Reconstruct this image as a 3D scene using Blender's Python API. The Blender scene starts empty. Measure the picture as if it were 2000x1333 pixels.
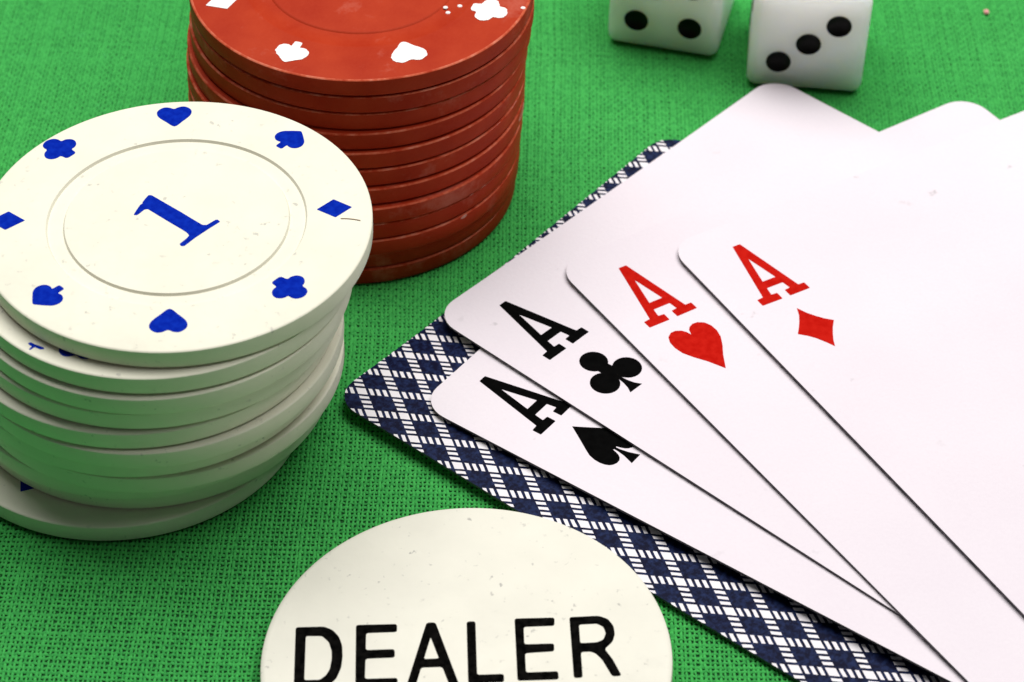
import bpy, bmesh, math, random
import numpy as np
from mathutils import Vector, Matrix, Euler

random.seed(7)
rng = np.random.default_rng(11)
scene = bpy.context.scene
col = scene.collection
MM = 0.001

# ------------------------------------------------------------------ camera
ELEV, ROLL, HEIGHT = 0.748365329, 0.0210390131, 0.1761053
cam_d = bpy.data.cameras.new('camera')
cam_d.sensor_width = 36.0
cam_d.lens = 4594.752 / 2000.0 * 36.0
cam_d.clip_start = 0.01
cam_d.clip_end = 10.0
cam_d.dof.use_dof = True
cam_d.dof.focus_distance = 0.243
cam_d.dof.aperture_fstop = 50.0
cam = bpy.data.objects.new('camera', cam_d)
col.objects.link(cam)
cpos = Vector((0.0, -HEIGHT / math.tan(ELEV), HEIGHT))
fwd = (-cpos).normalized()
rgt = Vector((1, 0, 0))
upv = rgt.cross(fwd)
r2 = math.cos(ROLL) * rgt + math.sin(ROLL) * upv
u2 = -math.sin(ROLL) * rgt + math.cos(ROLL) * upv
M = Matrix((r2, u2, -fwd)).transposed().to_4x4()
M.translation = cpos
cam.matrix_world = M
scene.camera = cam

# ------------------------------------------------------------------ room light
world = bpy.data.worlds.new('World')
scene.world = world
world.use_nodes = True
bg = world.node_tree.nodes['Background']
bg.inputs['Color'].default_value = (0.97, 0.98, 1.0, 1)
bg.inputs['Strength'].default_value = 0.06


def area(name, loc, target, size, power, color):
    d = bpy.data.lights.new(name, 'AREA')
    d.shape = 'RECTANGLE'
    d.size, d.size_y = size
    d.energy = power
    d.color = color
    o = bpy.data.objects.new(name, d)
    col.objects.link(o)
    o.location = loc
    o.rotation_euler = (Vector(target) - Vector(loc)).to_track_quat('-Z', 'Y').to_euler()
    return o


area('window_light', (0.04, 0.43, 0.86), (0.03, 0.41, 0), (1.4, 0.80), 19.8, (1.0, 0.985, 0.96))

scene.view_settings.view_transform = 'Standard'
scene.view_settings.look = 'None'
scene.view_settings.exposure = 0.0
scene.view_settings.gamma = 1.0
scene.view_settings.use_curve_mapping = False
scene.render.engine = 'CYCLES'

# ------------------------------------------------------------------ materials


class NT:
    """small helper round a material's node tree"""

    def __init__(self, name, rough=0.5, spec=0.5):
        self.m = bpy.data.materials.new(name)
        self.m.use_nodes = True
        self.t = self.m.node_tree
        self.b = self.t.nodes['Principled BSDF']
        self.b.inputs['Roughness'].default_value = rough
        self.b.inputs['Specular IOR Level'].default_value = spec

    def n(self, kind, **kw):
        x = self.t.nodes.new(kind)
        for k, v in kw.items():
            setattr(x, k, v)
        return x

    def lk(self, a, b):
        self.t.links.new(a, b)

    def math(self, op, a, b=None, c=None, clamp=False):
        x = self.n('ShaderNodeMath', operation=op, use_clamp=clamp)
        for i, v in enumerate((a, b, c)):
            if v is None:
                continue
            if isinstance(v, (int, float)):
                x.inputs[i].default_value = v
            else:
                self.lk(v, x.inputs[i])
        return x.outputs[0]

    def noise(self, vec, scale, detail=3.0, rough=0.5):
        x = self.n('ShaderNodeTexNoise')
        x.inputs['Scale'].default_value = scale
        x.inputs['Detail'].default_value = detail
        x.inputs['Roughness'].default_value = rough
        self.lk(vec, x.inputs['Vector'])
        return x.outputs['Fac']

    def ramp(self, fac, stops):
        x = self.n('ShaderNodeValToRGB')
        e = x.color_ramp.elements
        while len(e) < len(stops):
            e.new(0.5)
        for i, (p, c) in enumerate(stops):
            e[i].position = p
            e[i].color = (*c, 1) if len(c) == 3 else c
        self.lk(fac, x.inputs['Fac'])
        return x.outputs['Color']

    def mix(self, fac, a, b, blend='MIX'):
        x = self.n('ShaderNodeMix', data_type='RGBA', blend_type=blend)
        for s, v in ((x.inputs['Factor'], fac), (x.inputs['A'], a), (x.inputs['B'], b)):
            if isinstance(v, (int, float)):
                s.default_value = v
            elif isinstance(v, tuple):
                s.default_value = (*v, 1)
            else:
                self.lk(v, s)
        return x.outputs['Result']

    def bump(self, h, dist, strength=1.0):
        x = self.n('ShaderNodeBump')
        x.inputs['Strength'].default_value = strength
        x.inputs['Distance'].default_value = dist
        self.lk(h, x.inputs['Height'])
        self.lk(x.outputs['Normal'], self.b.inputs['Normal'])

    def obj(self):
        return self.n('ShaderNodeTexCoord').outputs['Object']

    def rand_vec(self):
        """object coordinates shifted by a random amount for each object"""
        oi = self.n('ShaderNodeObjectInfo')
        v = self.n('ShaderNodeVectorMath', operation='ADD')
        self.lk(self.obj(), v.inputs[0])
        s = self.n('ShaderNodeVectorMath', operation='SCALE')
        s.inputs[0].default_value = (3.1, 1.7, 2.3)
        self.lk(oi.outputs['Random'], s.inputs['Scale'])
        self.lk(s.outputs[0], v.inputs[1])
        return v.outputs[0]


def mat_ivory(name, base, speck=0.55):
    k = NT(name, 0.5, 0.18)
    v = k.rand_vec()
    big = k.ramp(k.noise(v, 160, 4), [(0.3, tuple(c * 0.93 for c in base)), (0.7, base)])
    fine = k.noise(v, 1300, 3)
    s1 = k.ramp(fine, [(0.645, (0, 0, 0)), (0.72, (1, 1, 1))])
    patch = k.ramp(k.noise(v, 230, 2), [(0.42, (0, 0, 0)), (0.62, (1, 1, 1))])
    f = k.math('MULTIPLY', s1, patch)
    f = k.math('MULTIPLY', f, speck)
    c = k.mix(f, big, (0.33, 0.32, 0.30))
    dust = k.ramp(k.noise(v, 60, 6, 0.7), [(0.60, (0, 0, 0)), (0.78, (1, 1, 1))])
    c = k.mix(k.math('MULTIPLY', dust, 0.22), c, (0.42, 0.40, 0.36))
    k.lk(c, k.b.inputs['Base Color'])
    k.lk(k.ramp(fine, [(0.3, (0.38,) * 3), (0.7, (0.52,) * 3)]), k.b.inputs['Roughness'])
    k.bump(k.noise(v, 700, 4), 0.00006, 0.6)
    return k.m


def mat_red():
    k = NT('red_chip_plastic', 0.5, 0.04)
    v = k.rand_vec()
    base = k.ramp(k.noise(v, 220, 4), [(0.3, (0.33, 0.020, 0.005)), (0.7, (0.40, 0.036, 0.010))])
    grain = k.noise(v, 2600, 3, 0.6)
    base = k.mix(k.math('MULTIPLY', grain, 0.14), base, (0.62, 0.10, 0.05))
    # pale scuffs in a few patches
    scuff = k.ramp(k.noise(v, 95, 7, 0.72), [(0.56, (0, 0, 0)), (0.72, (1, 1, 1))])
    c = k.mix(k.math('MULTIPLY', scuff, 0.40), base, (0.62, 0.22, 0.16))
    k.lk(c, k.b.inputs['Base Color'])
    k.bump(k.noise(v, 1200, 4), 0.00003, 0.5)
    return k.m


def mat_print(name, c0, c1, rough=0.4, spec=0.12):
    k = NT(name, rough, spec)
    v = k.obj()
    k.lk(k.ramp(k.noise(v, 1400, 3), [(0.35, c0), (0.65, c1)]), k.b.inputs['Base Color'])
    return k.m


def mat_card_face():
    k = NT('card_face_paper', 0.55, 0.05)
    v = k.rand_vec()
    base = k.ramp(k.noise(v, 45, 4), [(0.3, (0.725, 0.665, 0.715)), (0.7, (0.765, 0.712, 0.755))])
    grainy = k.noise(v, 3200, 3, 0.6)
    base = k.mix(k.math('MULTIPLY', grainy, 0.30), base, (0.60, 0.52, 0.58))
    fine = k.noise(v, 420, 3)
    s1 = k.ramp(fine, [(0.69, (0, 0, 0)), (0.75, (1, 1, 1))])
    patch = k.ramp(k.noise(v, 70, 2), [(0.46, (0, 0, 0)), (0.60, (1, 1, 1))])
    f = k.math('MULTIPLY', k.math('MULTIPLY', s1, patch), 0.75)
    k.lk(k.mix(f, base, (0.45, 0.42, 0.44)), k.b.inputs['Base Color'])
    k.bump(k.noise(v, 1800, 3), 0.00004, 0.6)
    return k.m


def mat_card_back():
    """navy and white check at 45 degrees to the card's edges (uv is in mm)"""
    k = NT('card_back_check', 0.5, 0.06)
    uv = k.n('ShaderNodeUVMap', uv_map='card_mm')
    s = k.n('ShaderNodeSeparateXYZ')
    k.lk(uv.outputs['UV'], s.inputs[0])
    # the check is slanted: its two rows run 34 degrees to either side of the card's length
    sx = k.math('DIVIDE', k.math('SUBTRACT', s.outputs['X'], 6.895), 2 * 1.979)
    sy = k.math('DIVIDE', k.math('ADD', s.outputs['Y'], 1.735), -2 * 2.973)
    c1, c2 = k.math('ADD', sy, sx), k.math('SUBTRACT', sy, sx)
    wob = k.noise(k.obj(), 900, 2)
    wob = k.math('MULTIPLY', k.math('SUBTRACT', wob, 0.5), 0.035)      # uneven ink

    def axis(o):
        fr = k.math('FRACT', k.math('ADD', k.math('ADD', o, 0.145), wob))
        band = k.math('LESS_THAN', fr, 0.29)
        # three bars over the remaining part
        q = k.math('FRACT', k.math('DIVIDE', k.math('SUBTRACT', fr, 0.375), 0.2083))
        bar = k.math('LESS_THAN', q, 0.54)
        return band, k.math('MULTIPLY', bar, k.math('GREATER_THAN', fr, 0.373))

    bu, au = axis(c1)
    bv, av = axis(c2)
    w = k.math('MULTIPLY', bu, bv)
    w = k.math('ADD', w, k.math('MULTIPLY', bu, av))
    w = k.math('ADD', w, k.math('MULTIPLY', bv, au), clamp=True)
    v = k.obj()
    navy = k.ramp(k.noise(v, 1700, 4, 0.65), [(0.42, (0.0015, 0.0025, 0.018)), (0.66, (0.011, 0.021, 0.075))])
    white = k.ramp(k.noise(v, 300, 3), [(0.3, (0.76, 0.72, 0.76)), (0.7, (0.80, 0.77, 0.80))])
    k.lk(k.mix(w, navy, white), k.b.inputs['Base Color'])
    return k.m


def mat_thread():
    k = NT('green_cotton_thread', 0.85, 0.15)
    v = k.obj()
    big = k.ramp(k.noise(v, 28, 4), [(0.30, (0.046, 0.375, 0.070)), (0.70, (0.068, 0.465, 0.096))])
    slub = k.ramp(k.noise(v, 420, 3, 0.6), [(0.62, (0, 0, 0)), (0.78, (1, 1, 1))])
    c = k.mix(k.math('MULTIPLY', slub, 0.45), big, (0.085, 0.52, 0.16))
    mid = k.noise(v, 1900, 3, 0.65)
    c = k.mix(k.ramp(mid, [(0.36, (0.75,) * 3), (0.58, (0, 0, 0))]), c, (0.022, 0.235, 0.045))
    fib = k.noise(v, 5200, 3, 0.6)
    c = k.mix(k.math('MULTIPLY', fib, 0.35), c, (0.030, 0.27, 0.058))
    k.lk(c, k.b.inputs['Base Color'])
    k.bump(fib, 0.00004, 0.6)
    k.b.inputs['Sheen Weight'].default_value = 0.12
    k.b.inputs['Sheen Tint'].default_value = (0.4, 1.0, 0.5, 1)
    return k.m


def mat_plain(name, c0, c1, scale, rough=0.6):
    k = NT(name, rough, 0.35)
    v = k.obj()
    k.lk(k.ramp(k.noise(v, scale, 4), [(0.3, c0), (0.7, c1)]), k.b.inputs['Base Color'])
    return k.m


M_IVORY = mat_ivory('ivory_chip_plastic', (0.785, 0.762, 0.632))
M_BUTTON = mat_ivory('ivory_button_plastic', (0.74, 0.72, 0.63), 0.8)
M_RED = mat_red()
M_REDWEAR = NT('red_chip_rubbed_edge', 0.55, 0.08)
_v = M_REDWEAR.rand_vec()
M_REDWEAR.lk(M_REDWEAR.ramp(M_REDWEAR.noise(_v, 420, 5, 0.7), [(0.38, (0.40, 0.035, 0.009)), (0.52, (0.55, 0.10, 0.045)), (0.70, (0.66, 0.22, 0.14))]), M_REDWEAR.b.inputs['Base Color'])
M_REDWEAR = M_REDWEAR.m
M_BLUE = mat_print('blue_ink', (0.002, 0.014, 0.29), (0.004, 0.026, 0.38), 0.6, 0.0)
M_WHITEINK = mat_print('white_ink', (0.84, 0.83, 0.81), (0.90, 0.89, 0.87))
M_BLACKINK = mat_print('black_ink', (0.001, 0.001, 0.001), (0.002, 0.002, 0.002), 0.6, 0.01)
M_REDINK = mat_print('red_ink', (0.42, 0.007, 0.004), (0.49, 0.012, 0.007), 0.6, 0.0)
M_FACE = mat_card_face()
M_CARDBACK = mat_card_back()
M_EDGE = mat_plain('card_edge_painted_shade', (0.050, 0.045, 0.050), (0.085, 0.078, 0.085), 900)  # rim coloured near black to paint in the shade under each card edge
M_THREAD = mat_thread()
M_TABLE = mat_plain('weave_hole_shade', (0.008, 0.090, 0.018), (0.014, 0.125, 0.026), 300, 0.9)  # dark green paints in the shade down in the holes of the weave
M_DIE = mat_plain('ivory_die_plastic', (0.955, 0.95, 0.91), (0.97, 0.965, 0.93), 260, 0.28)
M_PIP = mat_print('black_pip_paint', (0.002, 0.002, 0.002), (0.005, 0.005, 0.005), 0.5)
M_LINT = mat_plain('pink_lint', (0.72, 0.30, 0.30), (0.85, 0.42, 0.42), 3000, 0.9)
M_WAX = mat_plain('pale_scuff', (0.60, 0.24, 0.19), (0.80, 0.45, 0.38), 2500, 0.5)
b = M_DIE.node_tree.nodes['Principled BSDF']
b.inputs['Subsurface Weight'].default_value = 1.0
b.inputs['Subsurface Radius'].default_value = (1.0, 0.9, 0.7)
b.inputs['Subsurface Scale'].default_value = 0.016

# ------------------------------------------------------------------ builders


def link(name, mesh, parent=None, mat=None, loc=None, rotz=None):
    o = bpy.data.objects.new(name, mesh)
    col.objects.link(o)
    if mat is not None and len(mesh.materials) == 0:
        mesh.materials.append(mat)
    if parent is not None:
        o.parent = parent
    if loc is not None:
        o.location = loc
    if rotz is not None:
        o.rotation_euler = (0, 0, rotz)
    return o


def tag(o, label=None, cat=None, group=None, kind=None):
    for k, v in (('label', label), ('category', cat), ('group', group), ('kind', kind)):
        if v:
            o[k] = v
    return o


def empty(name, loc=(0, 0, 0), rot=(0, 0, 0)):
    o = bpy.data.objects.new(name, None)
    o.empty_display_size = 0.005
    col.objects.link(o)
    o.location = loc
    o.rotation_euler = rot
    return o


def lathe(name, prof, seg=128, wob=0.0):
    """prof: (radius, z) in mm from the top centre to the bottom centre"""
    vs, fs = [], []
    rings = []
    for r, z in prof:
        if r < 1e-6:
            rings.append([len(vs)])
            vs.append((0, 0, z * MM))
        else:
            rings.append(list(range(len(vs), len(vs) + seg)))
            for i in range(seg):
                a = 2 * math.pi * i / seg
                vs.append((r * math.cos(a) * MM, r * math.sin(a) * MM, z * MM))
    for A, B in zip(rings[:-1], rings[1:]):
        for i in range(seg):
            j = (i + 1) % seg
            if len(A) == 1:
                fs.append((A[0], B[i], B[j]))
            elif len(B) == 1:
                fs.append((A[i], B[0], A[j]))
            else:
                fs.append((A[i], B[i], B[j], A[j]))
    me = bpy.data.meshes.new(name)
    me.from_pydata(vs, [], fs)
    me.polygons.foreach_set('use_smooth', [True] * len(me.polygons))
    me.set_sharp_from_angle(angle=math.radians(38))
    return me


def round_poly(pts, r, n=4):
    """round the corners of a closed polygon by radius-like cut r"""
    out = []
    N = len(pts)
    for i in range(N):
        p = Vector(pts[i])
        a = Vector(pts[i - 1]) - p
        c = Vector(pts[(i + 1) % N]) - p
        ca = min(r, a.length * 0.45)
        cc = min(r, c.length * 0.45)
        p0 = p + a.normalized() * ca
        p1 = p + c.normalized() * cc
        for k in range(n + 1):
            t = k / n
            out.append(tuple((1 - t) ** 2 * p0 + 2 * t * (1 - t) * p + t * t * p1))
    return out


def smooth_poly(pts, n=5):
    """closed Catmull-Rom through the points"""
    out = []
    N = len(pts)
    P = [np.array(p, float) for p in pts]
    for i in range(N):
        p0, p1, p2, p3 = P[i - 1], P[i], P[(i + 1) % N], P[(i + 2) % N]
        for k in range(n):
            t = k / n
            out.append(tuple(0.5 * ((2 * p1) + (-p0 + p2) * t + (2 * p0 - 5 * p1 + 4 * p2 - p3) * t * t
                                    + (-p0 + 3 * p1 - 3 * p2 + p3) * t ** 3)))
    return out


def flat_shape(name, contours, thick, zfun=None):
    """thin printed shape: closed contours (mm) filled, holes by even-odd"""
    cu = bpy.data.curves.new(name, 'CURVE')
    cu.dimensions = '2D'
    cu.fill_mode = 'BOTH'
    cu.extrude = thick * 0.5 * MM
    for c in contours:
        sp = cu.splines.new('POLY')
        sp.points.add(len(c) - 1)
        for i, (x, y) in enumerate(c):
            sp.points[i].co = (x * MM, y * MM, 0, 1)
        sp.use_cyclic_u = True
    ob = bpy.data.objects.new('tmp', cu)
    me = bpy.data.meshes.new_from_object(ob)
    bpy.data.objects.remove(ob)
    bpy.data.curves.remove(cu)
    me.name = name
    if zfun:
        for v in me.vertices:
            v.co.z += zfun(v.co.x / MM, v.co.y / MM) * MM
    return me


# ------------------------------------------------------------------ tabletop and woven cloth
bm = bmesh.new()
bmesh.ops.create_grid(bm, x_segments=1, y_segments=1, size=0.45)
me = bpy.data.meshes.new('tabletop')
bm.to_mesh(me)
bm.free()
tabletop = link('tabletop', me, mat=M_TABLE, loc=(0, 0.02, -0.00042))
tag(tabletop, 'tabletop under the cloth, coloured dark green as shade in the weave holes', 'table', kind='structure')


def weave():
    PX, PY = 0.450, 0.560            # thread pitch in mm
    x0, x1, y0, y1 = -90.0, 90.0, -64.0, 98.0
    nx = int((x1 - x0) / PX)
    ny = int((y1 - y0) / PY)

    def field(gx, gy, scale, amp, seed):
        r = np.random.default_rng(seed)
        out = np.zeros_like(gx)
        for _ in range(7):
            a = r.uniform(0, 2 * np.pi)
            kx, ky = np.cos(a) / scale, np.sin(a) / scale
            out += np.sin(gx * kx * r.uniform(.6, 1.6) + gy * ky * r.uniform(.6, 1.6) + r.uniform(0, 6.28))
        return out * amp / 2.6

    verts, faces = [], []
    base = 0
    for d in range(2):
        n_thr, n_cr = (nx, ny) if d == 0 else (ny, nx)
        P, Q = (PX, PY) if d == 0 else (PY, PX)
        st = np.arange(0, n_cr - 0.5, 0.5)                 # crossings and the points halfway
        ns = len(st)
        I, J = np.meshgrid(np.arange(n_thr), st, indexing='ij')
        across = (x0 if d == 0 else y0) + (I + 0.5) * P
        along = (y0 if d == 0 else x0) + (J + 0.5) * Q
        gx, gy = (across, along) if d == 0 else (along, across)
        gx = gx + field(gx, gy, 14, 0.25, 1) + field(gx, gy, 3.0, 0.05, 2)   # slow drift of the weave
        gy = gy + field(gx, gy, 14, 0.25, 3) + field(gx, gy, 3.0, 0.05, 4)
        fl = np.floor(J).astype(int)
        half = (np.abs(J - fl) > 0.25)
        sgn = np.where((I + fl) % 2 == 0, -1.0, 1.0)
        over = np.where((I + fl) % 2 == (0 if d == 0 else 1), 1.0, -1.0)
        zig = np.where(half, sgn, 0.0) * P * WEAVE_ZIG * (1 + rng.normal(0, 0.25, (n_thr, ns)))
        jit = rng.normal(0, 0.030, n_thr)[:, None] + rng.normal(0, 0.018, (n_thr, ns)) + zig
        tight = np.clip((gy + 42) / 60, 0, 1)                  # the weave closes up towards the far side
        wid = P * (WEAVE_W + 0.085 * tight * tight * (3 - 2 * tight) + rng.normal(0, 0.034, n_thr)[:, None] + rng.normal(0, 0.022, (n_thr, ns)))
        slub = rng.random((n_thr, ns)) > 0.9985
        add = np.zeros((n_thr, ns))
        for s in range(-7, 8):
            add += 0.05 * np.roll(slub, s, axis=1) * math.exp(-s * s / 14.0)
        wid = np.clip(wid + add, 0.06, P * 0.54)
        zc = np.where(half, 0.0, over) * 0.095 - 0.17 + rng.normal(0, 0.010, (n_thr, ns)) + (0.012 if d == 0 else -0.012)
        V = np.zeros((n_thr, ns, 3, 3))
        for q, (o, dz) in enumerate(((-1, -0.105), (0, 0.045), (1, -0.105))):
            V[:, :, q, 0] = gx + (jit + o * wid if d == 0 else 0)
            V[:, :, q, 1] = gy + (jit + o * wid if d == 1 else 0)
            V[:, :, q, 2] = zc + dz
        idx = base + np.arange(n_thr * ns * 3).reshape(n_thr, ns, 3)
        for q in range(2):
            a, bb = idx[:, :-1, q], idx[:, 1:, q]
            c, e = idx[:, 1:, q + 1], idx[:, :-1, q + 1]
            quad = np.stack([a, e, c, bb], -1) if d == 0 else np.stack([a, bb, c, e], -1)
            faces.append(quad.reshape(-1, 4))
        verts.append(V.reshape(-1, 3))
        base += n_thr * ns * 3
    # the cloth goes on as a plain sheet beyond the threads one can tell apart
    o, m, z = 430.0, 0.6, -0.12
    inn = [(x0 + m, y0 + m), (x1 - m, y0 + m), (x1 - m, y1 - m), (x0 + m, y1 - m)]
    out = [(-o, -o + 20), (o, -o + 20), (o, o + 20), (-o, o + 20)]
    verts.append(np.array([(x, y, z) for x, y in inn + out]))
    faces.append(np.array([(base + i, base + 4 + i, base + 4 + (i + 1) % 4, base + (i + 1) % 4) for i in range(4)]))
    V = np.concatenate(verts) * MM
    F = np.concatenate(faces)
    me = bpy.data.meshes.new('tablecloth')
    me.vertices.add(len(V))
    me.vertices.foreach_set('co', V.astype(np.float32).ravel())
    me.loops.add(F.size)
    me.loops.foreach_set('vertex_index', F.astype(np.int32).ravel())
    me.polygons.add(len(F))
    me.polygons.foreach_set('loop_start', np.arange(0, F.size, 4, dtype=np.int32))
    me.polygons.foreach_set('use_smooth', np.ones(len(F), dtype=bool))
    me.update(calc_edges=True)
    return me


WEAVE_ZIG, WEAVE_W = 0.05, 0.285
cloth = link('tablecloth', weave(), mat=M_THREAD)
tag(cloth, 'green woven cotton tablecloth with visible threads', 'tablecloth', kind='stuff')

# ------------------------------------------------------------------ printed shapes (mm)
# chip marks: +y points away from the chip's centre
CHIP_HEART = smooth_poly([(0.0, -1.95), (-0.85, -1.15), (-1.62, -0.25), (-1.82, 0.45), (-1.62, 1.0), (-1.1, 1.38),
                          (-0.55, 1.35), (0.0, 1.08), (0.55, 1.35), (1.1, 1.38), (1.62, 1.0), (1.82, 0.45),
                          (1.62, -0.25), (0.85, -1.15)], 4)
CHIP_SPADE = round_poly([(0.0, 2.15), (0.8, 1.55), (1.5, 0.95), (1.74, 0.35), (1.62, -0.25), (1.2, -0.62), (0.75, -0.68),
                         (0.42, -0.55), (0.42, -1.42), (-0.42, -1.42), (-0.42, -0.55), (-0.75, -0.68),
                         (-1.2, -0.62), (-1.62, -0.25), (-1.74, 0.35), (-1.5, 0.95), (-0.8, 1.55)], 0.25)
CHIP_CLUB = round_poly([(-0.75, 1.75), (0.0, 2.0), (0.7, 1.72), (0.98, 1.2), (0.92, 0.72), (1.45, 0.68), (1.9, 0.25), (1.98, -0.25),
                        (1.7, -0.78), (1.2, -1.05), (0.72, -1.0), (0.70, -1.85), (-0.62, -1.85), (-0.70, -1.0),
                        (-1.2, -1.05), (-1.75, -0.78), (-2.0, -0.2), (-1.8, 0.3), (-1.45, 0.62), (-0.95, 0.75), (-1.0, 1.25)], 0.35)
CHIP_DIAMOND = round_poly([(0, -1.8), (1.44, 0.0), (0, 1.78), (-1.44, 0.0)], 0.12)
NUMERAL_ONE = round_poly([(-4.39, 0.55), (-4.13, 1.49), (-3.94, 2.09), (-3.73, 2.3), (-3.78, 2.47), (-3.54, 3.12), (-3.3, 3.64),
                          (-3.01, 3.65), (-2.47, 3.24), (-1.09, 2.14), (0.22, 1.13), (1.59, 0.0), (2.64, -0.84), (3.07, -0.83),
                          (3.84, -0.01), (4.05, 0.04), (4.35, -0.29), (3.35, -1.4), (2.17, -2.8), (1.21, -4.14), (0.89, -4.15),
                          (0.7, -3.83), (1.33, -2.91), (1.5, -2.49), (1.24, -2.09), (0.58, -1.53), (-0.48, -0.7), (-1.67, 0.27),
                          (-3.1, 1.44), (-3.42, 1.34), (-4.0, 0.48), (-4.32, 0.43)], 0.1)
MARKS = {'heart': CHIP_HEART, 'spade': CHIP_SPADE, 'club': CHIP_CLUB, 'diamond': CHIP_DIAMOND}


def ragged(c, amp):
    """uneven outline of thick hand-stamped paint"""
    out = []
    pts = [np.array(p) for p in c]
    acc = 0.0
    for i, p in enumerate(pts):
        acc = 0.6 * acc + random.gauss(0, amp)
        n = p / (np.linalg.norm(p) + 1e-6)
        out.append(tuple(p + n * acc))
    return out


mark_mesh = {}
for nm, c in MARKS.items():
    mark_mesh[nm, 'blue'] = flat_shape(nm + '_print', [c], 0.016)
    mark_mesh[nm, 'blue'].materials.append(M_BLUE)
    cc = [(x * 1.08, y * 1.08) for x, y in c]
    mark_mesh[nm, 'white'] = flat_shape(nm + '_print', [ragged(cc, 0.035)], 0.05)
    mark_mesh[nm, 'white'].materials.append(M_WHITEINK)


def add_mark(chip, suit, colour, r, deg, z, spin=0.0):
    a = math.radians(deg)
    return link(suit + '_print', mark_mesh[suit, colour], chip,
                loc=(r * math.cos(a) * MM, r * math.sin(a) * MM, z * MM), rotz=a - math.pi / 2 + math.radians(spin))


# ------------------------------------------------------------------ poker chips
T = 2.15


def chip_profile(R, t, g0=11.12, g1=12.96, gd=0.28):
    up = [(0, t), (g0 - 0.2, t), (g0, t - 0.02), (g0 + 0.14, t - gd), (g1 - 0.16, t - gd), (g1, t - 0.02), (g1 + 0.2, t), (R - 0.26, t),
          (R - 0.10, t - 0.035), (R - 0.02, t - 0.11), (R, t - 0.24)]
    down = [(R, 0.34), (R - 0.05, 0.18), (R - 0.17, 0.06), (R - 0.38, 0.0)]
    return up + down + [(r, t - z) for r, z in reversed(up[:7])]


white_mesh = lathe('white_poker_chip', chip_profile(19.5, T))
white_mesh.materials.append(M_IVORY)
red_mesh = lathe('red_poker_chip', chip_profile(19.3, T, 10.55, 13.05, 0.14))
red_mesh.materials.append(M_RED)
red_mesh.materials.append(M_REDWEAR)
for pg in red_mesh.polygons:       # the rubbed top edge
    if all(math.hypot(red_mesh.vertices[i].co.x, red_mesh.vertices[i].co.y) > 18.9 * MM and red_mesh.vertices[i].co.z > (T - 0.15) * MM for i in pg.vertices):
        pg.material_index = 1

ORD = ['', 'second', 'third', 'fourth', 'fifth', 'sixth', 'seventh', 'eighth', 'ninth', 'tenth', 'eleventh', 'twelfth']
WPITCH, RPITCH = 2.2629, 2.2297
WHITE = [(-33.68, -9.83), (-35.3, -11.1), (-35.7, -11.6), (-36.4, -11.3), (-37.5, -11.75), (-36.8, -12.15), (-37.7, -11.2),
         (-37.0, -11.15), (-38.6, -9.9), (-38.4, -9.1), (-41.1, -11.5)]
for k, (x, y) in enumerate(WHITE):
    z = (10 - k) * WPITCH
    root = empty('white_poker_chip', (x * MM, y * MM, z * MM), (math.radians(random.uniform(-.12, .12)), math.radians(random.uniform(-.12, .12)), 0))
    link('chip_body', white_mesh, root, rotz=random.uniform(0, 6.28))
    if k == 0:
        lab = 'ivory poker chip with blue numeral 1 lying on top of the white stack'
        one = flat_shape('numeral_print', [NUMERAL_ONE], 0.016)
        link('numeral_print', one, root, M_BLUE, (0, 0, (T + 0.008) * MM))
        for s, r, a in (('heart', 17.1, 97.7), ('spade', 16.35, 52.5), ('diamond', 15.72, 8.0), ('club', 15.65, -39.5),
                        ('heart', 15.35, -86.2), ('spade', 15.85, -133.0), ('diamond', 16.85, -177.2), ('club', 17.3, 141.0)):
            add_mark(root, s, 'blue', r, a, T + 0.008)
    elif k == 1:
        lab = 'ivory chip second from the top of the white stack, blue marks peeping out'
        add_mark(root, 'heart', 'blue', 16.5, -111.0, T + 0.008, 12)
        frag = [(335, 865), (370, 855), (410, 875), (540, 915), (550, 935), (500, 940), (430, 915), (380, 950), (365, 940), (390, 905), (350, 885)]
        frag = [((u - 440) * .00777, -(v - 905) * .01143) for u, v in frag]
        link('spade_print', flat_shape('spade_print', [frag], 0.016), root, M_BLUE,
             (18.34 * math.cos(math.radians(-123.2)) * MM, 18.34 * math.sin(math.radians(-123.2)) * MM, (T + 0.008) * MM))
    elif k == 10:
        lab = 'ivory chip at the bottom of the white stack, jutting out on the cloth'
        add_mark(root, 'diamond', 'blue', 15.2, -119.3, T + 0.008, 0)
    else:
        lab = 'plain edged ivory chip, %s from the top of the white stack' % ORD[k]
    tag(root, lab, 'poker chip', 'chips in the white stack')

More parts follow.
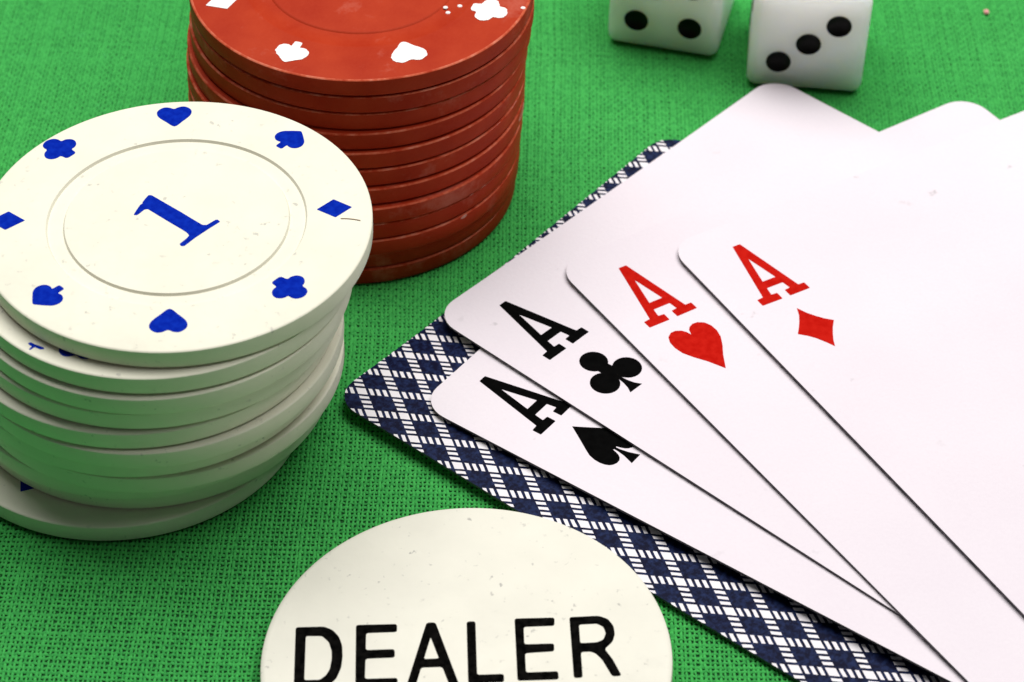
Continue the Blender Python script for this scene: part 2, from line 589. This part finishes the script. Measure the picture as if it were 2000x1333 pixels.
RED = [(-17.65, 30.53), (-17.60, 30.46), (-17.85, 30.39), (-18.20, 29.71), (-18.40, 29.15), (-18.42, 28.91), (-18.45, 28.45), (-18.62, 27.76),
       (-18.78, 27.76), (-18.86, 27.55), (-19.0, 28.19), (-19.3, 27.88)]
for k, (x, y) in enumerate(RED):
    z = (11 - k) * RPITCH
    root = empty('red_poker_chip', (x * MM, y * MM, z * MM), (math.radians(random.uniform(-.1, .1)), math.radians(random.uniform(-.1, .1)), 0))
    link('chip_body', red_mesh, root, rotz=random.uniform(0, 6.28))
    if k == 0:
        lab = 'scuffed red chip with white suit marks lying on top of the red stack'
        for s, r, a in (('club', 15.54, -22.5), ('heart', 15.33, -67.6), ('spade', 15.5, -114.9), ('diamond', 15.9, -160.6),
                        ('club', 15.5, 157.5), ('heart', 15.5, 112.5), ('spade', 15.5, 67.5), ('diamond', 15.6, 22.5)):
            add_mark(root, s, 'white', r, a, T + 0.022, random.uniform(-6, 6))
        dot = lathe('paint_speck', [(0, 0.10), (0.16, 0.085), (0.26, 0.03), (0.28, 0.0), (0, 0.0)], 14)
        dot.materials.append(M_WHITEINK)
        for r, a, zz in ((11.05, -30.1, T), (11.71, -32.6, T - 0.14), (12.19, -24.2, T - 0.14), (18.85, -16.3, T - 0.03)):
            q = math.radians(a)
            link('paint_speck', dot, root, loc=(r * math.cos(q) * MM, r * math.sin(q) * MM, zz * MM), rotz=r)
    else:
        lab = ('red chip resting on the cloth at the bottom of the red stack' if k == 11 else
               'red chip with a pale rim nick, seventh from the top of the red stack' if k == 6 else
               'plain edged red chip, %s from the top of the red stack' % ORD[k])
    tag(root, lab, 'poker chip', 'chips in the red stack')
    if k in (5, 6, 8, 9):
        # pale nicks and moulding flash on the rim
        spots = {5: [(-20, 0.9, 0.10, T - .1), (-34, 1.2, .07, T - .1)], 6: [(-9.5, 1.6, 0.42, 1.15)], 8: [(-38, 0.5, 0.14, T - .15), (-44, .4, .12, T - .15)],
                 9: [(-47, 0.45, 0.18, T - .2)]}[k]
        for a, w, h, zz in spots:
            me = flat_shape('rim_scuff', [smooth_poly([(-w, -h * .4), (-w * .3, h * .8), (w * .6, h), (w, h * .3), (w * .4, -h), (-w * .5, -h * .9)], 3)], 0.02)
            for v in me.vertices:      # wrap the patch round the rim
                ang = v.co.x / (19.3 * MM)
                rad = (19.31 if zz < 2 else 19.25) * MM + v.co.z
                v.co = Vector((rad * math.cos(ang), rad * math.sin(ang), v.co.y))
            link('rim_scuff', me, root, M_WAX, (0, 0, zz * MM), math.radians(a))

# ------------------------------------------------------------------ dealer button
tilt = Matrix(((1, 0, 0.0333), (0, 1, -0.0092), (-0.0333, 0.0092, 1)))
root = empty('dealer_button', (-3.689 * MM, -46.996 * MM, 2.9 * MM), (math.atan(-0.0092), math.atan(-0.0333), 0))
R, t = 19.5, 2.2
pro = [(0, 0), (R - 0.55, 0), (R - 0.25, -0.05), (R - 0.07, -0.18), (R, -0.45), (R, -t + 0.45), (R - 0.07, -t + 0.18), (R - 0.25, -t + 0.05), (R - 0.55, -t), (0, -t)]
link('button_body', lathe('button_body', pro, 160), root, M_BUTTON)
LET = {
    'D': [[(-16.46, 3.54), (-13.72, 3.62), (-12.89, 3.2), (-12.22, 2.36), (-11.85, 1.3), (-11.71, -0.06), (-11.75, -1.41), (-12.1, -2.7), (-12.7, -3.5),
           (-13.5, -3.92), (-16.03, -4.0)],
          [(-15.40, 2.45), (-13.85, 2.45), (-13.15, 1.7), (-12.80, 0.6), (-12.72, -0.4), (-12.82, -1.63), (-13.11, -2.35), (-13.67, -2.92), (-15.12, -2.95)]],
    'E': [[(-10.69, 3.82), (-6.76, 3.94), (-6.71, 2.95), (-9.66, 2.82), (-9.57, 0.70), (-6.83, 0.82), (-6.76, -0.2), (-9.52, -0.35), (-9.44, -2.80),
           (-6.38, -2.68), (-6.32, -3.66), (-10.27, -3.78)]],
    'A': [[(-3.94, 4.11), (-3.08, 4.14), (-0.57, -3.48), (-1.50, -3.50), (-2.22, -1.35), (-4.22, -1.43), (-4.62, -3.60), (-5.50, -3.62)],
          [(-3.47, 2.3), (-4.0, -0.40), (-2.58, -0.32)]],
    'L': [[(-0.1, 4.24), (0.75, 4.28), (1.08, -2.31), (3.59, -2.2), (3.62, -3.19), (0.27, -3.32)]],
    'F': [[(4.49, 4.62), (8.33, 4.74), (8.33, 3.72), (5.38, 3.58), (5.47, 1.4), (8.29, 1.51), (8.31, 0.55), (5.55, 0.32), (5.66, -2.03), (8.68, -1.88),
           (8.74, -2.86), (4.88, -3.02)]],
    'R': [[(9.75, 4.79), (12.58, 4.96), (13.45, 4.56), (13.97, 3.69), (14.08, 2.65), (13.85, 1.74), (13.08, 0.83), (13.81, -0.41), (14.63, -2.42),
           (13.75, -2.50), (12.85, -0.52), (12.25, 0.27), (11.74, 0.52), (10.83, 0.46), (10.98, -2.64), (10.15, -2.70)],
          [(10.67, 3.86), (12.39, 3.98), (13.0, 3.57), (13.22, 2.77), (12.97, 1.97), (12.36, 1.65), (10.78, 1.54)]],
}
M_BLACKPAINT = mat_print('black_engraving_paint', (0.0015, 0.0015, 0.0015), (0.006, 0.0055, 0.005), 0.6, 0.0)
for ch, cs in LET.items():
    me = flat_shape('letter', [round_poly(c, 0.28 if i == 0 else 0.22) for i, c in enumerate(cs)], 0.03)
    lo = link('letter', me, root, M_BLACKPAINT, (0, 0, 0.014 * MM))
tag(root, 'round ivory button lettered DEALER in black, half resting on the checked card', 'dealer button')

# ------------------------------------------------------------------ playing cards
CW, CL, CR, CT = 61.2, 92.0, 3.4, 0.28


def card_rows():
    vs = [CR * (1 - math.cos(a)) for a in np.linspace(0, math.pi / 2, 9)]
    vs += list(np.linspace(CR, CL - CR, 46))[1:-1]
    vs += [CL - x for x in reversed(vs[:9])]
    return vs


def card_mesh(name, zfun, face_mat):
    """card with its left top corner at 0,0: u to the right (x), v down the card (-y); zfun gives the top's height in mm"""
    NU = 30
    rows = card_rows()
    top, uvs = [], []
    for v in rows:
        d = 0.0
        if v < CR:
            d = CR - math.sqrt(max(0.0, CR ** 2 - (CR - v) ** 2))
        elif v > CL - CR:
            d = CR - math.sqrt(max(0.0, CR ** 2 - (v - CL + CR) ** 2))
        for i in range(NU + 1):
            s = i / NU
            s = 0.5 - 0.5 * math.cos(math.pi * s) * (0.35) - 0.65 * (0.5 - s)  # denser near both sides
            u = d + (CW - 2 * d) * min(max((s - 0.0) / 1.0, 0), 1)
            if i == 0:
                u = d
            if i == NU:
                u = CW - d
            top.append((u, v))
    n = len(top)
    W1 = NU + 1
    verts = [(u * MM, -v * MM, zfun(u, v) * MM) for u, v in top]
    verts += [(u * MM, -v * MM, (zfun(u, v) - CT) * MM) for u, v in top]
    faces, mats = [], []
    for r in range(len(rows) - 1):
        for i in range(NU):
            a = r * W1 + i
            faces.append((a, a + W1, a + W1 + 1, a + 1))
            mats.append(0)
            faces.append((n + a, n + a + 1, n + a + W1 + 1, n + a + W1))
            mats.append(1)
    loop = [r * W1 for r in range(len(rows))] + [(len(rows) - 1) * W1 + i for i in range(1, W1)]
    loop += [r * W1 + NU for r in range(len(rows) - 2, -1, -1)] + [i for i in range(NU - 1, 0, -1)]
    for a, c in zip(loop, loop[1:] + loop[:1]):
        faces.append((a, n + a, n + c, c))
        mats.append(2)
    me = bpy.data.meshes.new(name)
    me.from_pydata(verts, [], faces)
    me.polygons.foreach_set('material_index', mats)
    me.polygons.foreach_set('use_smooth', [True] * len(faces))
    me.set_sharp_from_angle(angle=math.radians(35))
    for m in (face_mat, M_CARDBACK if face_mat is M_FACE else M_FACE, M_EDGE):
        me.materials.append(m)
    uvl = me.uv_layers.new(name='card_mm')
    co = [(v.co.x / MM, v.co.y / MM) for v in me.vertices]
    for lp in me.loops:
        uvl.data[lp.index].uv = co[lp.vertex_index]
    return me


# index letter and suits in card mm: u right, v down
A_OUT = [(5.92, 4.12), (6.93, 4.12), (8.72, 13.02), (9.50, 13.06), (9.52, 14.14), (6.84, 14.14), (6.82, 13.06), (7.56, 13.0), (7.38, 11.90), (5.25, 11.88),
         (5.06, 13.0), (5.80, 13.06), (5.79, 14.14), (3.12, 14.10), (3.12, 13.02), (3.95, 12.95)]
A_IN = [(6.30, 6.75), (7.20, 10.74), (5.48, 10.72)]
HEART = [(6.38, 17.35), (6.62, 16.60), (6.95, 16.25), (7.52, 16.0), (8.14, 16.05), (8.79, 16.5), (9.16, 17.3), (9.2, 18.3), (8.95, 19.3), (8.3, 20.5), (7.45, 21.75),
         (6.38, 23.66), (5.35, 21.75), (4.45, 20.45), (3.8, 19.3), (3.56, 18.2), (3.62, 17.2), (3.98, 16.4), (4.62, 15.97), (5.25, 15.97), (5.82, 16.28), (6.16, 16.7)]
DIAM = [(6.79, 15.86), (7.25, 16.95), (7.85, 17.9), (8.5, 18.75), (9.23, 19.45), (8.45, 20.3), (7.8, 21.2), (7.25, 22.05), (6.8, 22.97), (6.35, 22.0), (5.78, 20.95), (5.15, 20.15),
        (4.37, 19.40), (5.1, 18.6), (5.72, 17.8), (6.3, 16.95)]


def arc(cx, cy, r, a0, a1, n):
    return [(cx + r * math.cos(math.radians(a0 + (a1 - a0) * i / n)), cy + r * math.sin(math.radians(a0 + (a1 - a0) * i / n))) for i in range(n + 1)]


CLUB = (arc(6.70, 17.80, 1.57, 122, 418, 22) + arc(8.50, 21.0, 1.62, 236, 507, 20) +
        [(6.93, 21.55), (7.02, 22.3), (7.24, 23.1), (7.66, 23.82), (5.76, 23.78), (6.14, 23.1), (6.38, 22.3), (6.48, 21.55)] +
        arc(4.97, 20.9, 1.64, 33, 304, 20))
SP_L = [(7.17, 14.86), (6.5, 15.91), (5.80, 16.98), (5.11, 18.01), (4.66, 18.75), (4.42, 19.53), (4.38, 20.23), (4.47, 20.76), (4.68, 21.2), (5.0, 21.49), (5.48, 21.66),
        (5.95, 21.63), (6.32, 21.42), (6.57, 21.1), (6.74, 20.67), (6.86, 20.22), (7.0, 20.30), (6.97, 20.81), (6.80, 21.68), (6.52, 22.47), (6.36, 22.88)]
SPADE = SP_L + [(2 * 7.17 - u, v) for u, v in reversed(SP_L[1:])]


def uv_to_xy(c):
    return [(u, -v) for u, v in c]


def shift(c, du, dv):
    return [(u + du, v + dv) for u, v in c]


def flip180(c):
    return [(CW - u, CL - v) for u, v in c]


def ctr_scale(c, k):
    mu = (min(p[0] for p in c) + max(p[0] for p in c)) / 2
    mv = (min(p[1] for p in c) + max(p[1] for p in c)) / 2
    return [(CW / 2 + (u - mu) * k, CL / 2 + (v - mv) * k) for u, v in c]


def build_card(suit, xy, deg, zfun, ink, outline, da, ds, label):
    root = empty('playing_card', (xy[0] * MM, xy[1] * MM, 0), (0, 0, math.radians(deg)))
    link('card_sheet', card_mesh('card_sheet', zfun, M_FACE), root)
    zf = lambda x, y: zfun(x, -y) + 0.012
    for k in (0, 1):
        f = (lambda c: c) if k == 0 else flip180
        a = [uv_to_xy(f(shift(round_poly(A_OUT, 0.10, 3), *da))), uv_to_xy(f(shift(A_IN, *da)))]
        link('index_letter', flat_shape('index_letter', a, 0.012, zf), root, ink)
        link(suit + '_print', flat_shape(suit + '_print', [uv_to_xy(f(shift(outline, *ds)))], 0.012, zf), root, ink)
    link('large_' + suit + '_print', flat_shape('large_' + suit + '_print', [uv_to_xy(ctr_scale(outline, 2.6))], 0.012, zf), root, ink)
    tag(root, label, 'playing card', 'fanned aces')
    return root


def lift(u, s=14.0):
    return math.exp(-max(u, 0) / s)


def z_back(u, v):
    return 0.36 + 1.0 * math.exp(-(u / 12.0) ** 2) * math.exp(-(v / 36.0) ** 2) + 0.10 * lift(u, 6)


def z_spade(u, v):
    return 1.05 + 0.80 * lift(u, 13) - 0.10 * min(1, v / 80)


def z_club(u, v):
    return 1.52 + 0.36 * lift(u, 15)


def z_heart(u, v):
    return 1.88 + 0.36 * lift(u, 14)


def z_diamond(u, v):
    return 2.24 + 0.36 * lift(u, 14)


root = empty('playing_card', (-19.05 * MM, -11.07 * MM, 0), (0, 0, math.radians(52.47 - 90 + 90)))
link('card_sheet', card_mesh('card_sheet', z_back, M_CARDBACK), root)
tag(root, 'face down card with navy and white checked back under the fanned aces', 'playing card')

build_card('spade', (-9.80, -12.05), 55.38, z_spade, M_BLACKINK, SPADE, (1.0, -1.12), (0, 0), 'ace of spades, lowest of the four fanned aces')
build_card('club', (-8.89, 1.92), 48.42, z_club, M_BLACKINK, CLUB, (0.45, 0.13), (0, 0), 'ace of clubs tucked between the spade and heart aces')
build_card('heart', (4.61, 10.25), 33.75, z_heart, M_REDINK, smooth_poly(HEART[1:11], 1) + [HEART[11]] + HEART[12:] + [HEART[0]], (0, 0), (0, 0),
           'ace of hearts with red index lying over the ace of clubs')
build_card('diamond', (17.33, 13.68), 31.32, z_diamond, M_REDINK, DIAM, (0.55, -0.35), (0, 0), 'ace of diamonds with red index, topmost of the fanned aces')

# ------------------------------------------------------------------ dice
S, BEV, PR = 14.3, 1.25, 1.60
SPH = 2.25
OFF = math.sqrt(SPH ** 2 - PR ** 2)
PA, PV = 3.42, 2.95
PIPS = {1: [(0, 0)], 2: [(-1, -1), (1, 1)], 3: [(-1, -1), (0, 0), (1, 1)], 4: [(-1, -1), (1, -1), (-1, 1), (1, 1)],
        5: [(-1, -1), (1, -1), (0, 0), (-1, 1), (1, 1)], 6: [(-1, -1), (-1, 0), (-1, 1), (1, -1), (1, 0), (1, 1)]}


def die_faces(front, top, right):
    h = S / 2
    # each: number, centre, right dir, up dir, outward normal
    return [(front, Vector((0, -h, h)), Vector((1, 0, 0)), Vector((0, 0, 1))), (7 - front, Vector((0, h, h)), Vector((-1, 0, 0)), Vector((0, 0, 1))),
            (top, Vector((0, 0, S)), Vector((1, 0, 0)), Vector((0, 1, 0))), (7 - top, Vector((0, 0, 0)), Vector((1, 0, 0)), Vector((0, -1, 0))),
            (right, Vector((h, 0, h)), Vector((0, 1, 0)), Vector((0, 0, 1))), (7 - right, Vector((-h, 0, h)), Vector((0, -1, 0)), Vector((0, 0, 1)))]


def make_die(loc, deg, front, top, right, label):
    bm = bmesh.new()
    bmesh.ops.create_cube(bm, size=S * MM)
    bmesh.ops.translate(bm, verts=bm.verts, vec=(0, 0, S / 2 * MM))
    bmesh.ops.bevel(bm, geom=bm.edges[:], offset=BEV * MM, segments=6, profile=0.5, affect='EDGES')
    body = bpy.data.meshes.new('die_body')
    bm.to_mesh(body)
    bm.free()
    cut = bmesh.new()
    spots = []
    for q, (num, c, r, u) in enumerate(die_faces(front, top, right)):
        n = r.cross(u)
        pv = PV if q == 0 else PA
        for i, j in PIPS[num]:
            p = c + r * (i * PA) + u * (j * pv)
            spots.append((p, n))
            bmesh.ops.create_uvsphere(cut, u_segments=28, v_segments=20, radius=SPH * MM, matrix=Matrix.Translation((p + n * OFF) * MM))
    cm = bpy.data.meshes.new('cut')
    cut.to_mesh(cm)
    cut.free()
    ob, oc = bpy.data.objects.new('tmp_body', body), bpy.data.objects.new('tmp_cut', cm)
    col.objects.link(ob)
    col.objects.link(oc)
    ob.scale = oc.scale = (1000, 1000, 1000)
    md = ob.modifiers.new('b', 'BOOLEAN')
    md.object = oc
    md.operation = 'DIFFERENCE'
    md.solver = 'EXACT'
    md.use_self = True
    dg = bpy.context.evaluated_depsgraph_get()
    res = bpy.data.meshes.new_from_object(ob.evaluated_get(dg))
    bpy.data.objects.remove(ob)
    bpy.data.objects.remove(oc)
    res.name = 'die_body'
    res.materials.clear()
    res.materials.append(M_DIE)
    res.polygons.foreach_set('use_smooth', [True] * len(res.polygons))
    res.set_sharp_from_angle(angle=math.radians(40))
    root = empty('die', (loc[0] * MM, loc[1] * MM, 0), (0, 0, math.radians(deg)))
    db = link('die_body', res, root)
    wn = db.modifiers.new('normals', 'WEIGHTED_NORMAL')
    wn.keep_sharp = True
    wn.weight = 100
    # painted bowls of the pips
    amax = math.asin(PR / SPH)
    bowl_prof = [(SPH * 0.965 * math.sin(amax * q / 7), -SPH * 0.965 * math.cos(amax * q / 7)) for q in range(8)]
    vs, fs, rings, seg = [], [], [], 28
    for q, (r, z) in enumerate(bowl_prof):
        if q == 0:
            rings.append([0])
            vs.append((0, 0, z * MM))
        else:
            rings.append(list(range(len(vs), len(vs) + seg)))
            vs += [(r * math.cos(2 * math.pi * i / seg) * MM, r * math.sin(2 * math.pi * i / seg) * MM, z * MM) for i in range(seg)]
    for Ar, Br in zip(rings[:-1], rings[1:]):
        for i in range(seg):
            j = (i + 1) % seg
            fs.append((Ar[0], Br[i], Br[j]) if len(Ar) == 1 else (Ar[i], Br[i], Br[j], Ar[j]))
    bowl = bpy.data.meshes.new('pip')
    bowl.from_pydata(vs, [], fs)
    bowl.polygons.foreach_set('use_smooth', [True] * len(fs))
    bowl.materials.append(M_PIP)
    for p, n in spots:
        o = link('pip', bowl, root)
        o.location = (p + n * OFF) * MM
        o.rotation_euler = n.to_track_quat('Z', 'Y').to_euler()
    tag(root, label, 'die', 'pair of dice')


def die_at(fx, fy, deg):
    """centre of the die from the middle of its front face's foot"""
    a = math.radians(deg)
    return (fx - math.sin(a) * S / 2, fy + math.cos(a) * S / 2)


make_die(die_at(35.56, 46.87, -5.56), -5.56, 3, 1, 5, 'white die showing three black pips, standing by the cards')
make_die(die_at(18.13, 54.6, -13.5), -13.5, 4, 5, 1, 'white die showing four black pips, standing on bare cloth')

# ------------------------------------------------------------------ a speck of lint
bm = bmesh.new()
bmesh.ops.create_icosphere(bm, subdivisions=3, radius=0.34 * MM)
for v in bm.verts:
    d = v.co.normalized()
    k = 1 + 0.28 * math.sin(5 * d.x + 2) * math.cos(4 * d.y + 1) + 0.15 * math.sin(9 * d.z + 7 * d.x)
    v.co = Vector((v.co.x * k * 0.9, v.co.y * k * 1.25, v.co.z * k * 0.55))
me = bpy.data.meshes.new('lint_speck')
bm.to_mesh(me)
bm.free()
lint = link('lint_speck', me, mat=M_LINT, loc=(60.8 * MM, 64.7 * MM, 0.15 * MM))
tag(lint, 'tiny pink speck of lint lying on the green cloth', 'lint')

# ------------------------------------------------------------------ a hair on the top white chip
n = 14
pts = [Vector((-1.0 + 2.0 * i / n, 0.10 * math.sin(i / n * 3.0) - 0.22 * i / n, 0)) for i in range(n + 1)]
vs, fs = [], []
for p in pts:
    for k in range(6):
        a = math.pi * k / 3
        vs.append((p.x * MM, (p.y + 0.045 * math.cos(a)) * MM, (0.045 + 0.045 * math.sin(a)) * MM))
for i in range(n):
    for k in range(6):
        fs.append((i * 6 + k, i * 6 + (k + 1) % 6, (i + 1) * 6 + (k + 1) % 6, (i + 1) * 6 + k))
me = bpy.data.meshes.new('hair')
me.from_pydata(vs, [], fs)
hair = link('hair', me, mat=mat_plain('brown_hair', (0.30, 0.20, 0.12), (0.42, 0.30, 0.20), 900),
            loc=((-33.68 + 17.3) * MM, (-9.83 + 0.55) * MM, (10 * WPITCH + T + 0.0) * MM), rotz=-0.02)
tag(hair, 'short brown hair lying beside the blue diamond on the top white chip', 'hair')
